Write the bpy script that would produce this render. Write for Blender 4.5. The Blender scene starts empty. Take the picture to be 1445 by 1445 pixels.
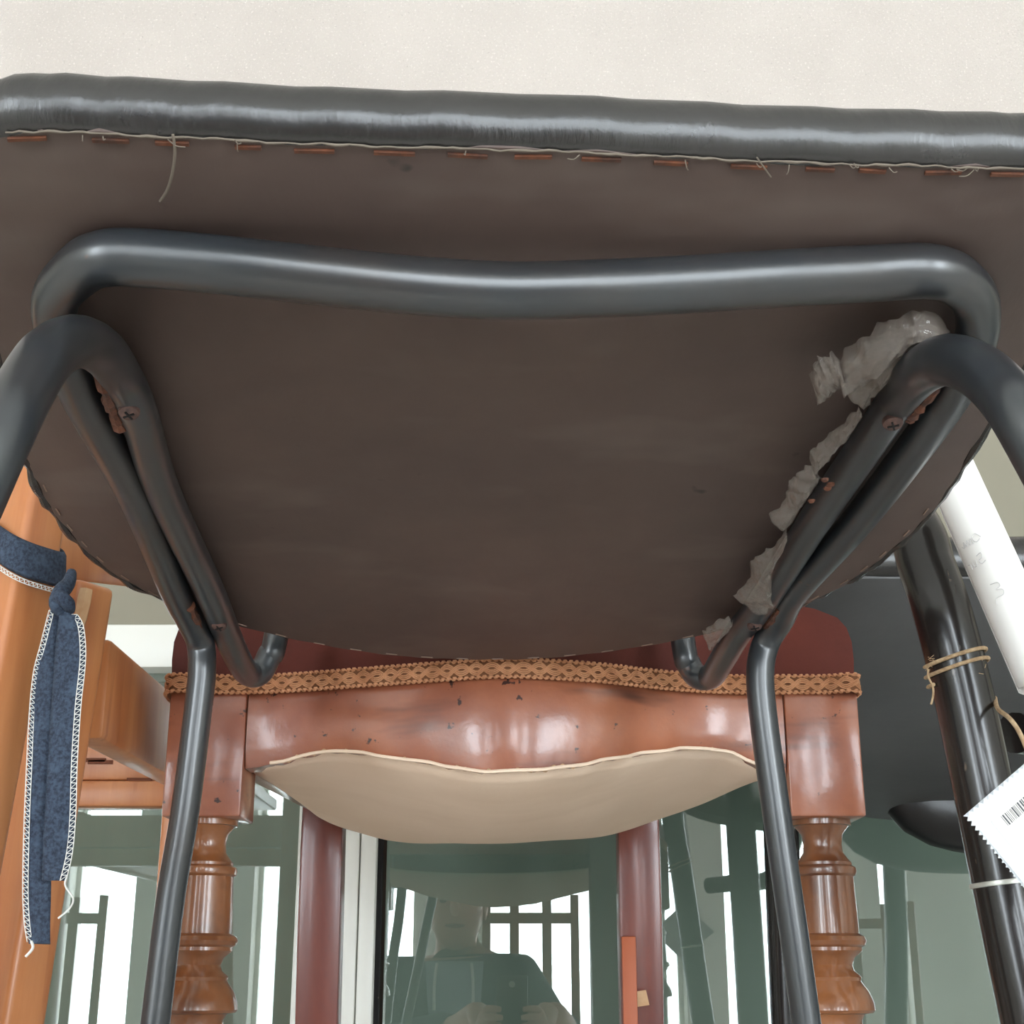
import bpy, bmesh, math, random
from mathutils import Vector, Matrix
V = Vector
random.seed(7)
R = math.radians
scene = bpy.context.scene
col = scene.collection

# ------------------------------------------------------------------ camera, world, light, exposure
FPX = 2000.0                      # focal length in pixels of the 1445 px frame
PITCH = R(18.4)
CAM = V((0, 0, 0.905))
cd = bpy.data.cameras.new('camera'); cam = bpy.data.objects.new('camera', cd); col.objects.link(cam)
cam.location = CAM; cam.rotation_euler = (R(90) + PITCH, 0, 0)
cd.sensor_width = 36; cd.lens = FPX / 1445 * 36; cd.clip_start = 0.02
scene.camera = cam

w = bpy.data.worlds.new('overcast_sky'); scene.world = w; w.use_nodes = True
bgn = w.node_tree.nodes['Background']
bgn.inputs[0].default_value = (0.84, 0.93, 1.0, 1); bgn.inputs[1].default_value = 15.0
scene.view_settings.view_transform = 'Standard'; scene.view_settings.look = 'None'
scene.view_settings.gamma = 1; scene.view_settings.use_curve_mapping = False
scene.view_settings.exposure = 0.05

# window openings of the wall behind the photographer (x0, x1); wide end pair unseen, added for light
REAR_Y = -4.2
WIN = [(-4.1, -2.75), (-2.34, -1.98), (-1.36, -1.18), (-0.70, -0.50), (-0.14, 0.57), (0.79, 0.90), (1.11, 1.62), (1.93, 2.08), (2.6, 4.1)]
WZ0, WZ1 = 0.06, 2.6
for i, (x0, x1) in enumerate(WIN):
    ld = bpy.data.lights.new('daylight_portal', 'AREA'); ld.shape = 'RECTANGLE'
    ld.size = x1 - x0; ld.size_y = WZ1 - WZ0; ld.cycles.is_portal = True
    lo = bpy.data.objects.new('daylight_portal', ld); col.objects.link(lo)
    lo.location = ((x0 + x1) / 2, REAR_Y - 0.02, (WZ0 + WZ1) / 2); lo.rotation_euler = (R(90), 0, 0)

# ------------------------------------------------------------------ measuring helpers (real distance always given)
FW = V((0, math.cos(PITCH), math.sin(PITCH))); UP = V((0, -math.sin(PITCH), math.cos(PITCH))); RT = V((1, 0, 0))
def ray(x, y): return FW + RT * ((x - 722.5) / FPX) + UP * ((722.5 - y) / FPX)
def P(x, y, d): return CAM + ray(x, y) * d
def atY(x, y, Y): q = ray(x, y); return CAM + q * (Y / q.y)
def atZ(x, y, Z): q = ray(x, y); return CAM + q * ((Z - CAM.z) / q.z)
def onplane(x, y, O, n): q = ray(x, y); return CAM + q * ((O - CAM).dot(n) / q.dot(n))

# ------------------------------------------------------------------ mesh helpers
def catmull(pts, sub=8, closed=False):
    pts = [V(p) for p in pts]; n = len(pts); out = []
    rng = range(n if closed else n - 1)
    for i in rng:
        if closed: p0, p1, p2, p3 = pts[i - 1], pts[i], pts[(i + 1) % n], pts[(i + 2) % n]
        else: p0, p1, p2, p3 = pts[max(i - 1, 0)], pts[i], pts[i + 1], pts[min(i + 2, n - 1)]
        for k in range(sub):
            t = k / sub; t2 = t * t; t3 = t2 * t
            out.append(0.5 * ((2 * p1) + (p2 - p0) * t + (2 * p0 - 5 * p1 + 4 * p2 - p3) * t2 + (3 * p1 - p0 - 3 * p2 + p3) * t3))
    if not closed: out.append(pts[-1])
    return out

def rings(pts, rad, n=16):
    """parallel-transport circles along a polyline"""
    pts = [V(p) for p in pts]; out = []
    T = (pts[1] - pts[0]).normalized()
    N = T.orthogonal().normalized()
    for i, p in enumerate(pts):
        t = (pts[min(i + 1, len(pts) - 1)] - pts[max(i - 1, 0)]).normalized()
        N = (N - t * N.dot(t)).normalized(); B = t.cross(N)
        r = rad[i] if isinstance(rad, (list, tuple)) else rad
        out.append([p + (N * math.cos(2 * math.pi * k / n) + B * math.sin(2 * math.pi * k / n)) * r for k in range(n)])
    return out

BASE = {}
class MB:
    def __init__(s): s.v = []; s.f = []; s.fm = []
    def add(s, vs, fs, m=0):
        o = len(s.v); s.v += [V(a) for a in vs]; s.f += [tuple(i + o for i in q) for q in fs]; s.fm += [m] * len(fs); return s
    def skin(s, rr, caps=True, closed=False):
        n = len(rr[0]); vs = [p for r in rr for p in r]; fs = []
        for i in range(len(rr) - (0 if closed else 1)):
            a = i * n; b = ((i + 1) % len(rr)) * n
            for k in range(n): fs.append((a + k, a + (k + 1) % n, b + (k + 1) % n, b + k))
        if caps and not closed:
            fs.append(tuple(range(n - 1, -1, -1))); fs.append(tuple((len(rr) - 1) * n + k for k in range(n)))
        return s.add(vs, fs)
    def tube(s, pts, rad, n=12, smooth=0, caps=True):
        if smooth: pts = catmull(pts, smooth)
        if isinstance(rad, list) and len(rad) != len(pts):      # spread the radii along the path
            k = (len(rad) - 1) / (len(pts) - 1); old = rad + [rad[-1]]
            rad = [old[int(i * k)] + (old[int(i * k) + 1] - old[int(i * k)]) * (i * k - int(i * k)) for i in range(len(pts))]
        return s.skin(rings(pts, rad, n), caps)
    def box(s, a, b):
        x0, y0, z0 = a; x1, y1, z1 = b
        return s.add([(x0,y0,z0),(x1,y0,z0),(x1,y1,z0),(x0,y1,z0),(x0,y0,z1),(x1,y0,z1),(x1,y1,z1),(x0,y1,z1)],
                     [(0,3,2,1),(4,5,6,7),(0,1,5,4),(1,2,6,5),(2,3,7,6),(3,0,4,7)])
    def beam(s, p0, p1, wv, hv):
        """a bar from p0 to p1; wv, hv are full width and height vectors"""
        p0, p1, wv, hv = V(p0), V(p1), V(wv) / 2, V(hv) / 2
        vs = [p0 - wv - hv, p0 + wv - hv, p0 + wv + hv, p0 - wv + hv, p1 - wv - hv, p1 + wv - hv, p1 + wv + hv, p1 - wv + hv]
        return s.add(vs, [(0,3,2,1),(4,5,6,7),(0,1,5,4),(1,2,6,5),(2,3,7,6),(3,0,4,7)])
    def lathe(s, prof, c, n=32, axis=V((0, 0, 1)), xa=None):
        axis = V(axis).normalized(); xa = V(xa) if xa else axis.orthogonal().normalized(); ya = axis.cross(xa); c = V(c)
        rr = [[c + axis * h + (xa * math.cos(2*math.pi*k/n) + ya * math.sin(2*math.pi*k/n)) * r for k in range(n)] for r, h in prof]
        return s.skin(rr)
    def prism(s, outline, vec):
        n = len(outline); vec = V(vec); a = [V(p) for p in outline]; b = [p + vec for p in a]
        fs = [tuple(range(n - 1, -1, -1)), tuple(range(n, 2 * n))] + [(k, (k + 1) % n, n + (k + 1) % n, n + k) for k in range(n)]
        return s.add(a + b, fs)
    def grid(s, rows):
        n = len(rows[0]); vs = [p for r in rows for p in r]; fs = []
        for i in range(len(rows) - 1):
            for k in range(n - 1): fs.append((i*n+k, i*n+k+1, (i+1)*n+k+1, (i+1)*n+k))
        return s.add(vs, fs)
    def build(s, name, mat, parent=None, bevel=0, seg=2, sharp=40, thick=0, sub=0, loc=None):
        base = BASE[parent.name] if parent else (V(loc) if loc else V((0, 0, 0)))
        me = bpy.data.meshes.new(name); me.from_pydata([tuple(p - base) for p in s.v], [], s.f)
        bm = bmesh.new(); bm.from_mesh(me)
        bmesh.ops.recalc_face_normals(bm, faces=bm.faces)
        if bevel:
            es = [e for e in bm.edges if len(e.link_faces) == 2 and e.calc_face_angle() > R(35)]
            bmesh.ops.bevel(bm, geom=es, offset=bevel, segments=seg, profile=0.5, affect='EDGES', clamp_overlap=True)
        bm.to_mesh(me); bm.free()
        for p in me.polygons: p.use_smooth = True
        me.set_sharp_from_angle(angle=R(sharp))
        me.materials.append(mat)
        o = bpy.data.objects.new(name, me); col.objects.link(o)
        if parent: o.parent = parent
        else: o.location = base
        BASE[o.name] = base
        if thick: m = o.modifiers.new('thickness', 'SOLIDIFY'); m.thickness = thick; m.offset = 0
        if sub: m = o.modifiers.new('smooth', 'SUBSURF'); m.levels = sub; m.render_levels = sub
        return o

def thing(name, label, cat, loc, group=None):
    o = bpy.data.objects.new(name, None); col.objects.link(o); o.location = loc; o.empty_display_size = 0.05
    BASE[o.name] = V(loc); o['label'] = label; o['category'] = cat
    if group: o['group'] = group
    return o
def tag(o, label, cat, group=None):
    o['label'] = label; o['category'] = cat
    if group: o['group'] = group
    return o
def struct(o): o['kind'] = 'structure'; return o

# ------------------------------------------------------------------ materials
def srgb(r, g, b):
    f = lambda c: (c / 255 / 12.92) if c / 255 <= 0.04045 else ((c / 255 + 0.055) / 1.055) ** 2.4
    return (f(r), f(g), f(b), 1)
def mat(name, c1, c2=None, scale=8, stretch=(1, 1, 1), rough=0.5, rough2=None, metal=0, coat=0, bump=0, bscale=60, bstretch=(1, 1, 1),
        spots=None, sheen=0, spec=0.5, detail=6, contrast=(0.35, 0.65), coat_rough=0.1):
    m = bpy.data.materials.new(name); m.use_nodes = True; nt = m.node_tree; N = nt.nodes; L = nt.links
    b = N['Principled BSDF']; b.inputs['Roughness'].default_value = rough; b.inputs['Metallic'].default_value = metal
    b.inputs['Specular IOR Level'].default_value = spec; b.inputs['Coat Weight'].default_value = coat; b.inputs['Coat Roughness'].default_value = coat_rough
    if sheen: b.inputs['Sheen Weight'].default_value = sheen; b.inputs['Sheen Roughness'].default_value = 0.4
    tc = N.new('ShaderNodeTexCoord')
    def noise(sc, st, det=detail):
        mp = N.new('ShaderNodeMapping'); mp.inputs['Scale'].default_value = st; L.new(tc.outputs['Object'], mp.inputs[0])
        n = N.new('ShaderNodeTexNoise'); n.inputs['Scale'].default_value = sc; n.inputs['Detail'].default_value = det; n.inputs['Roughness'].default_value = 0.6
        L.new(mp.outputs[0], n.inputs['Vector']); return n
    def ramp(src, lo, hi):
        r = N.new('ShaderNodeMapRange'); r.inputs['From Min'].default_value = lo; r.inputs['From Max'].default_value = hi; L.new(src, r.inputs[0]); return r.outputs[0]
    colsock = None
    if c2 is None: b.inputs['Base Color'].default_value = c1
    else:
        n = noise(scale, stretch); mx = N.new('ShaderNodeMix'); mx.data_type = 'RGBA'
        mx.inputs[6].default_value = c1; mx.inputs[7].default_value = c2
        fac = ramp(n.outputs['Fac'], *contrast); L.new(fac, mx.inputs[0]); colsock = mx.outputs[2]
        if rough2 is not None:
            rr = N.new('ShaderNodeMapRange'); rr.inputs['To Min'].default_value = rough; rr.inputs['To Max'].default_value = rough2
            L.new(fac, rr.inputs[0]); L.new(rr.outputs[0], b.inputs['Roughness'])
    for sp in (spots or []):        # (colour, scale, lo, hi, stretch)
        n = noise(sp[1], sp[4] if len(sp) > 4 else (1, 1, 1), 3); mx = N.new('ShaderNodeMix'); mx.data_type = 'RGBA'
        L.new(ramp(n.outputs['Fac'], sp[2], sp[3]), mx.inputs[0])
        if colsock: L.new(colsock, mx.inputs[6])
        else: mx.inputs[6].default_value = c1
        mx.inputs[7].default_value = sp[0]; colsock = mx.outputs[2]
    if colsock: L.new(colsock, b.inputs['Base Color'])
    if bump:
        n = noise(bscale, bstretch); bp = N.new('ShaderNodeBump'); bp.inputs['Strength'].default_value = bump; bp.inputs['Distance'].default_value = 0.002
        L.new(n.outputs['Fac'], bp.inputs['Height']); L.new(bp.outputs[0], b.inputs['Normal'])
        if coat: L.new(bp.outputs[0], b.inputs['Coat Normal'])
    return m

M = {}
M['plaster'] = mat('white_textured_plaster', srgb(198, 187, 179), srgb(192, 181, 173), 5, rough=0.5, bump=1.0, bscale=260, detail=2, spots=[(srgb(216, 206, 198), 300, 0.58, 0.68), (srgb(176, 166, 158), 220, 0.62, 0.72)])
M['ceiling'] = mat('white_ceiling_paint', srgb(225, 222, 216), rough=0.8, bump=0.3, bscale=90)
M['olive'] = mat('olive_grey_wall', srgb(142, 135, 117), srgb(134, 127, 109), 3, rough=0.6, bump=0.1, bscale=80)
M['room'] = mat('pale_grey_wall_paint', srgb(228, 226, 220), srgb(220, 218, 212), 3, rough=0.7)
M['floor'] = mat('pale_concrete_floor', srgb(205, 201, 194), srgb(188, 184, 176), 4, rough=0.5, bump=0.15, bscale=40)
M['plinth'] = mat('white_plinth_paint', srgb(236, 233, 228), srgb(228, 225, 220), 4, rough=0.55)  # unseen plinth, whitened to bounce light onto the undersides
M['frame_white'] = mat('white_window_lacquer', srgb(236, 234, 226), rough=0.35)
M['void'] = mat('grey_green_backroom_paint', srgb(184, 192, 183), srgb(174, 183, 175), 2, rough=0.8)
M['black_tube'] = mat('blackened_steel_tube', srgb(46, 50, 54), srgb(40, 43, 46), 20, rough=0.29, metal=0.0, spec=1.0,
                      spots=[(srgb(96, 62, 46), 55, 0.74, 0.79), (srgb(58, 52, 49), 9, 0.5, 0.8)])
M['rust'] = mat('rusty_weld', srgb(122, 72, 48), srgb(70, 46, 38), 120, rough=0.75, bump=0.6, bscale=300)
M['leather'] = mat('black_leather', srgb(45, 42, 41), srgb(36, 34, 33), 14, rough=0.25, spec=0.8, bump=0.5, bscale=45, bstretch=(1.6, 0.5, 0.5), detail=8)
M['board'] = mat('dark_brown_fibreboard', srgb(92, 75, 68), srgb(80, 65, 60), 5, rough=0.55, rough2=0.65, bump=0.12, bscale=120, bstretch=(1, .25, 1),
                 spots=[(srgb(108, 94, 87), 7, 0.56, 0.85, (1, 2, 1)), (srgb(46, 38, 36), 30, 0.72, 0.78), (srgb(128, 112, 106), 60, 0.76, 0.80, (.5, 1, 1))])
M['thread'] = mat('pale_frayed_thread', srgb(118, 107, 95), rough=0.9)
M['staple'] = mat('rusty_staple_steel', srgb(120, 70, 46), srgb(74, 48, 38), 130, rough=0.6)
M['stitch'] = mat('pale_stitch', srgb(146, 122, 108), rough=0.8)
M['screw'] = mat('brown_rusty_screw', srgb(110, 82, 74), srgb(70, 55, 52), 300, rough=0.55, metal=0.3)
M['dark'] = mat('black_recess', srgb(14, 12, 12), rough=0.8)
M['mahogany'] = mat('polished_red_brown_wood', srgb(172, 104, 72), srgb(136, 74, 52), 9, (1, 1, 1), rough=0.32, rough2=0.40, coat=0.8, coat_rough=0.14, bump=0.16, bscale=45,
                    spots=[(srgb(92, 52, 38), 16, 0.56, 0.75, (.35, 1, 2.6)), (srgb(60, 36, 30), 95, 0.665, 0.70)])
M['turned'] = mat('polished_turned_wood', srgb(152, 94, 54), srgb(106, 62, 36), 14, (1, 1, .5), rough=0.3, coat=0.8, coat_rough=0.09, bump=0.08, bscale=60,
                  spots=[(srgb(84, 48, 32), 22, 0.58, 0.75)])
M['redleg'] = mat('dark_red_mahogany', srgb(128, 66, 52), srgb(100, 48, 42), 8, (3, 3, .5), rough=0.3, coat=0.4, coat_rough=0.15)
M['lit_sliver'] = mat('painted_lit_wood', srgb(172, 86, 46), rough=0.5)  # sunlit tone of the leg put into the colour
M['velvet'] = mat('dark_red_velvet', srgb(96, 38, 25), srgb(68, 24, 17), 6, rough=0.85, bump=0.15, bscale=120)
M['gimp'] = mat('tan_braided_gimp', srgb(206, 148, 108), srgb(180, 122, 84), 60, rough=0.7, bump=0.4, bscale=500)
M['gimp_dark'] = mat('brown_gimp_backing', srgb(122, 78, 48), rough=0.85)
M['linen'] = mat('beige_linen', srgb(246, 220, 196), srgb(238, 210, 184), 5, (1, 1, 1), rough=0.85, bump=0.18, bscale=260, bstretch=(1, 3, 1),
                 spots=[(srgb(226, 196, 168), 5, 0.55, 0.8, (.6, 2, 1))])
M['beech'] = mat('orange_beech', srgb(202, 134, 84), srgb(184, 112, 66), 12, (3, 3, .35), rough=0.38, coat=0.3, coat_rough=0.2, bump=0.05, bscale=60,
                 spots=[(srgb(160, 92, 54), 30, 0.60, 0.8, (2, 2, .2))])
M['slot'] = mat('dark_slot_wood', srgb(112, 62, 38), rough=0.8)
M['worn'] = mat('worn_pale_wood', srgb(206, 170, 132), srgb(186, 140, 98), 40, rough=0.7)
M['denim'] = mat('blue_denim', srgb(62, 74, 92), srgb(36, 44, 60), 500, rough=0.9, bump=0.5, bscale=900, detail=2, spots=[(srgb(80, 96, 116), 60, 0.55, 0.75)])
M['white_thread'] = mat('white_overlock_thread', srgb(222, 220, 214), rough=0.85)
M['lacquer'] = mat('black_lacquer', srgb(26, 23, 22), srgb(34, 29, 27), 18, rough=0.24, coat=0.25, coat_rough=0.1, bump=0.1, bscale=26, bstretch=(1, 1, .25),
                   spots=[(srgb(120, 104, 88), 60, 0.68, 0.76, (1.5, 1.5, .35))])
M['leather_matte'] = mat('dull_black_leather', srgb(88, 87, 87), srgb(76, 75, 75), 6, rough=0.5, bump=0.15, bscale=60)
M['leather_gloss'] = mat('glossy_black_leather', srgb(34, 32, 31), srgb(28, 26, 26), 9, rough=0.28, bump=0.3, bscale=30)
M['paper'] = mat('white_paper', srgb(240, 236, 232), rough=0.7)
M['card'] = mat('white_price_card', srgb(236, 240, 242), rough=0.5)
M['pencil'] = mat('grey_pencil', srgb(204, 200, 198), rough=0.8)
M['ink'] = mat('grey_barcode_ink', srgb(92, 92, 96), rough=0.6)
M['twine'] = mat('jute_twine', srgb(202, 174, 138), srgb(170, 138, 104), 300, rough=0.9, bump=0.6, bscale=600)
M['clip'] = mat('pale_metal_ring', srgb(205, 205, 195), rough=0.35, metal=0.4)
M['skin'] = mat('skin', srgb(205, 160, 140), srgb(195, 146, 126), 12, rough=0.5)
M['hair'] = mat('dark_hair', srgb(44, 36, 32), srgb(30, 24, 22), 60, rough=0.55)
M['jacket'] = mat('dark_blue_grey_jacket', srgb(52, 62, 72), srgb(44, 53, 62), 14, rough=0.75, bump=0.3, bscale=30)
M['shirt'] = mat('pale_blue_grey_shirt', srgb(150, 162, 172), srgb(138, 150, 160), 14, rough=0.85)
M['trousers'] = mat('dark_trousers', srgb(40, 42, 50), rough=0.85)
M['phone'] = mat('black_phone_glass', srgb(24, 26, 30), rough=0.15)
M['oak'] = mat('brown_chair_wood', srgb(150, 112, 88), srgb(128, 92, 70), 9, (2, 2, .4), rough=0.45)

# clear glass pane: surface reflection over clear transmission
def glass_mat():
    m = bpy.data.materials.new('grey_tinted_window_glass'); m.use_nodes = True; nt = m.node_tree; N = nt.nodes; L = nt.links
    for n in list(N): N.remove(n)
    out = N.new('ShaderNodeOutputMaterial'); mx = N.new('ShaderNodeMixShader'); tr = N.new('ShaderNodeBsdfTransparent'); gl = N.new('ShaderNodeBsdfGlossy')
    tr.inputs[0].default_value = (0.86, 0.89, 0.86, 1); gl.inputs['Roughness'].default_value = 0.0; gl.inputs[0].default_value = (0.98, 1.0, 0.99, 1)
    fr = N.new('ShaderNodeFresnel'); fr.inputs[0].default_value = 1.9
    L.new(fr.outputs[0], mx.inputs[0]); L.new(tr.outputs[0], mx.inputs[1]); L.new(gl.outputs[0], mx.inputs[2]); L.new(mx.outputs[0], out.inputs[0]); return m
M['glass'] = glass_mat()
def film_mat():
    m = bpy.data.materials.new('torn_clear_plastic'); m.use_nodes = True; nt = m.node_tree; N = nt.nodes; L = nt.links
    b = N['Principled BSDF']; b.inputs['Base Color'].default_value = srgb(152, 141, 132); b.inputs['Roughness'].default_value = 0.15
    b.inputs['Specular IOR Level'].default_value = 0.8
    tr = N.new('ShaderNodeBsdfTransparent'); mx = N.new('ShaderNodeMixShader'); mx.inputs[0].default_value = 0.40
    tc = N.new('ShaderNodeTexCoord'); n = N.new('ShaderNodeTexNoise'); n.inputs['Scale'].default_value = 130; n.inputs['Detail'].default_value = 4
    L.new(tc.outputs['Object'], n.inputs['Vector'])
    bp = N.new('ShaderNodeBump'); bp.inputs['Strength'].default_value = 0.7; bp.inputs['Distance'].default_value = 0.003
    L.new(n.outputs['Fac'], bp.inputs['Height']); L.new(bp.outputs[0], b.inputs['Normal'])
    L.new(tr.outputs[0], mx.inputs[1]); L.new(b.outputs[0], mx.inputs[2]); L.new(mx.outputs[0], N['Material Output'].inputs[0]); return m
M['film'] = film_mat()

# ------------------------------------------------------------------ the room
X0, X1, ZC = -4.2, 4.2, 3.1
GY = 1.75                       # plane of the glazing behind the chairs
PZ = 0.70                       # top of the plinth the chairs stand on
struct(MB().box((X0, REAR_Y - .3, -.1), (X1, 3.4, 0)).build('floor', M['floor']))
struct(MB().box((X0, REAR_Y - .3, ZC), (X1, 3.4, ZC + .1)).build('ceiling', M['ceiling']))
struct(MB().box((X0 - .1, REAR_Y - .3, 0), (X0, 3.4, ZC)).build('wall_left', M['room']))
struct(MB().box((X1, REAR_Y - .3, 0), (X1 + .1, 3.4, ZC)).build('wall_right', M['room']))
struct(MB().box((X0, GY + .55, 0), (X1, GY + .65, ZC)).build('wall_far', M['void']))
struct(MB().box((-2.2, .2, 0), (2.2, GY - .06, PZ)).build('floor_plinth', M['plinth'], bevel=.006))
ZT = atY(722, 950, GY).z; ZR = atY(722, 890, GY).z      # window head and top of its white rail
struct(MB().box((X0, GY - .01, ZR), (X1, GY + .12, 1.86)).build('wall_back_lower', M['olive']))  # band above the glazing, darker olive grey than the plaster
struct(MB().box((X0, GY - .05, 1.86), (X1, GY + .12, ZC)).build('wall_back', M['plaster']))
struct(MB().box((X0, GY - .01, 0), (X1, GY + .12, .62)).build('wall_back_sill', M['plaster']))
# glazing: white frame with a wide central post, two panes
wf = struct(MB().box((X0, GY - .035, ZT), (X1, GY + .06, ZR)).build('window_1', M['frame_white'], bevel=.003))
MB().box((X0, GY - .035, .62), (X1, GY + .06, .68)).build('window_sill', M['frame_white'], wf, bevel=.003)
xa, xb, xc = atY(425, 1200, GY).x, atY(487, 1200, GY).x, atY(534, 1200, GY).x
MB().box((xa, GY - .03, .68), (xb, GY + .05, ZT)).build('mullion', M['frame_white'], wf, bevel=.003)
MB().box((xb + .001, GY - .026, .68), (atY(510, 1200, GY).x, GY + .05, ZT)).build('mullion', M['frame_white'], wf, bevel=.002)
MB().box((atY(510, 1200, GY).x + .001, GY - .022, .68), (xc, GY + .05, ZT)).build('mullion', M['frame_white'], wf, bevel=.003)
MB().box((xc, GY - .006, .68), (xc + .006, GY + .05, ZT)).build('gasket', M['dark'], wf)
MB().box((X0, GY, .68), (xa, GY + .004, ZT)).build('pane', M['glass'], wf)
MB().box((xc + .004, GY, .68), (X1, GY + .004, ZT)).build('pane', M['glass'], wf)
# wall of windows behind the photographer (inner ones seen mirrored in the glazing, end pair added for light)
m = MB().box((X0, REAR_Y - .3, 0), (X1, REAR_Y, WZ0)); m.box((X0, REAR_Y - .3, WZ1), (X1, REAR_Y, ZC))
edges = [X0] + [v for wn in WIN for v in wn] + [X1]
for i in range(0, len(edges), 2): m.box((edges[i], REAR_Y - .3, WZ0), (edges[i + 1], REAR_Y, WZ1))
struct(m.build('wall_rear', M['room']))
for i, (x0, x1) in enumerate(WIN):
    o = MB().box((x0, REAR_Y - .2, WZ0), (x1, REAR_Y - .15, WZ0 + .05)).build('window_%d' % (i + 2), M['frame_white']); struct(o)
    MB().box((x0, REAR_Y - .2, WZ1 - .05), (x1, REAR_Y - .15, WZ1)).build('window_rail', M['frame_white'], o)
    for xs in (x0, x1 - .025): MB().box((xs, REAR_Y - .2, WZ0 + .05), (xs + .025, REAR_Y - .15, WZ1 - .05)).build('window_stile', M['frame_white'], o)

# ------------------------------------------------------------------ the black tubular chair in the foreground
YAW = R(5)
cr = V((math.cos(YAW), math.sin(YAW), 0))                 # chair's right
cA = P(720, 385, .545); cB = P(675, 945, .975)
cn = cr.cross(cB - cA).normalized(); cb = cn.cross(cr)    # seat plane normal, chair's back direction
def S(x, y, off=0): return onplane(x, y, cA + cn * off, cn)
def uv(u, v, off=0): return cA + cr * u + cb * v + cn * off
CU = .012; TR = .0100
ch = thing('tubular_chair', 'black tubular steel chair with a black leather seat seen from below, nearest the camera', 'chair', (uv(CU, .24).x, uv(CU, .24).y, PZ))
BO = TR + .001                                              # underside of the board above tube axes

# outline of the board in seat coordinates (u right, v back), symmetric about CU
half = [(0, -.062), (.08, -.061), (.15, -.062), (.188, -.061), (.211, -.046), (.219, -.015), (.222, .05), (.232, .14), (.238, .21), (.236, .27), (.222, .335), (.195, .385), (.15, .43), (.10, .463), (.05, .481), (0, .487)]
outl = [(CU + u, v) for u, v in half] + [(CU - u, v) for u, v in half[-2:0:-1]]
outl = [(u, v + (.003 - .016 * (u - CU) if v < -.02 else 0)) for u, v in outl]
O2 = [V((p.x, p.y)) for p in catmull([V((u, v, 0)) for u, v in outl], 6, closed=True)]
nO = len(O2)
def nrm2(i):
    t = O2[(i + 1) % nO] - O2[i - 1]; return V((t.y, -t.x)).normalized()      # outward (outline runs clockwise seen from above is handled below)
cen = sum(O2, V((0, 0))) / nO
NRM = []
for i in range(nO):
    k = nrm2(i)
    if k.dot(O2[i] - cen) < 0: k = -k
    NRM.append(k)
def wob(i): return .0007 * math.sin(i * 1.7) + .0006 * math.sin(i * .53 + 1)
m = MB()
def lift(u, v): return -.004 * math.exp(-((u - CU) / .1) ** 2) * math.exp(-(v / .12) ** 2)
rr = []
for h, ins in ((0, .0), (.009, 0.0)):
    rr.append([uv(O2[i].x + NRM[i].x * (wob(i) - ins), O2[i].y + NRM[i].y * (wob(i) - ins), BO + h) for i in range(nO)])
m.skin(rr)
m.build('seat_board', M['board'], ch, bevel=.0012)
# leather cushion wrapped round the board: half-round edge, deeper at the front
m = MB(); rr = []
RC = .0145
for k in range(0, 13):
    th = R(-60) + R(150) * k / 12
    ring = []
    for i in range(nO):
        p = O2[i]; fr = max(0, min(1, (-.01 - p.y) / .04)); fr = fr * fr * (3 - 2 * fr)
        outw = -.004 + .0055 * fr
        e = outw - .0015 * fr + RC * (math.cos(th) - 1 + .5 * fr)
        wr = .0007 * fr * math.sin(i * 2.1) * math.cos(th)
        ring.append(uv(p.x + NRM[i].x * (e + wr), p.y + NRM[i].y * (e + wr), BO + .0002 + (.009 * (1 - fr)) + RC * (.866 + math.sin(th))))
    rr.append(ring)
for k, (sc, h) in enumerate(((.85, .012), (.6, .02), (.3, .024), (.05, .025))):
    rr.append([uv(cen.x + (O2[i].x - cen.x) * sc, cen.y + (O2[i].y - cen.y) * sc, BO + 2 * RC + h) for i in range(nO)])
m.skin(rr)
m.build('seat_cushion', M['leather'], ch, sharp=80)
# torn lip of leather folded over the edge of the board
for sgn in (-1, 1):
    lip = [i for i in range(nO) if .06 < O2[i].y < .42 and (O2[i].x - CU) * sgn > 0]; lip.sort(key=lambda i: O2[i].y); random.seed(40 + sgn)
    MB().tube([uv(O2[i].x + NRM[i].x * .0012, O2[i].y + NRM[i].y * .0012, BO + .0025 + random.uniform(-.0012, .0012)) for i in lip], [random.uniform(.0018, .0034) for _ in lip], 8, smooth=3).build('leather_lip', M['leather'], ch)
# frayed seam along the front edge of the board, staples, stitches
def edge_pt(u, off, dv=0):
    best = min((p for p in O2 if p.y < 0), key=lambda p: abs(p.x - u)); return uv(u, best.y + dv, off)
m = MB(); pts = []
for k in range(160):
    u = CU - .19 + .38 * k / 159
    pts.append(edge_pt(u, BO - .0003 + .0002 * math.sin(k * 1.3), -.0004 + .0003 * math.sin(k * .37) + random.uniform(-.0002, .0002)))
m.tube(pts, [.0003 + .0003 * abs(math.sin(k * .7) * math.sin(k * .23)) for k in range(160)], 6)
for k in range(22):                                        # frayed ends
    u = CU + random.choice([random.uniform(-.18, -.1), random.uniform(.08, .19), random.uniform(-.19, .19)]); a = edge_pt(u, BO - .001)
    q = a + cr * random.uniform(-.006, .006) + cb * random.uniform(-.003, .004) - cn * random.uniform(0, .002)
    m.tube([a, (a + q) / 2 - cn * .0012, q], .00022, 4, smooth=3)
m.build('frayed_seam', M['thread'], ch)
MB().tube([S(244, 190, BO - .001), S(247, 215, BO - .003), S(243, 245, BO - .004), S(236, 268, BO - .004), S(226, 284, BO - .003)], .00055, 6, smooth=6).build('loose_thread', M['thread'], ch)
MB().tube([S(1068, 222, BO - .001), S(1078, 236, BO - .002), S(1088, 250, BO - .002)], .0003, 5, smooth=4).build('loose_thread', M['thread'], ch)
u = CU - .19
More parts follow.
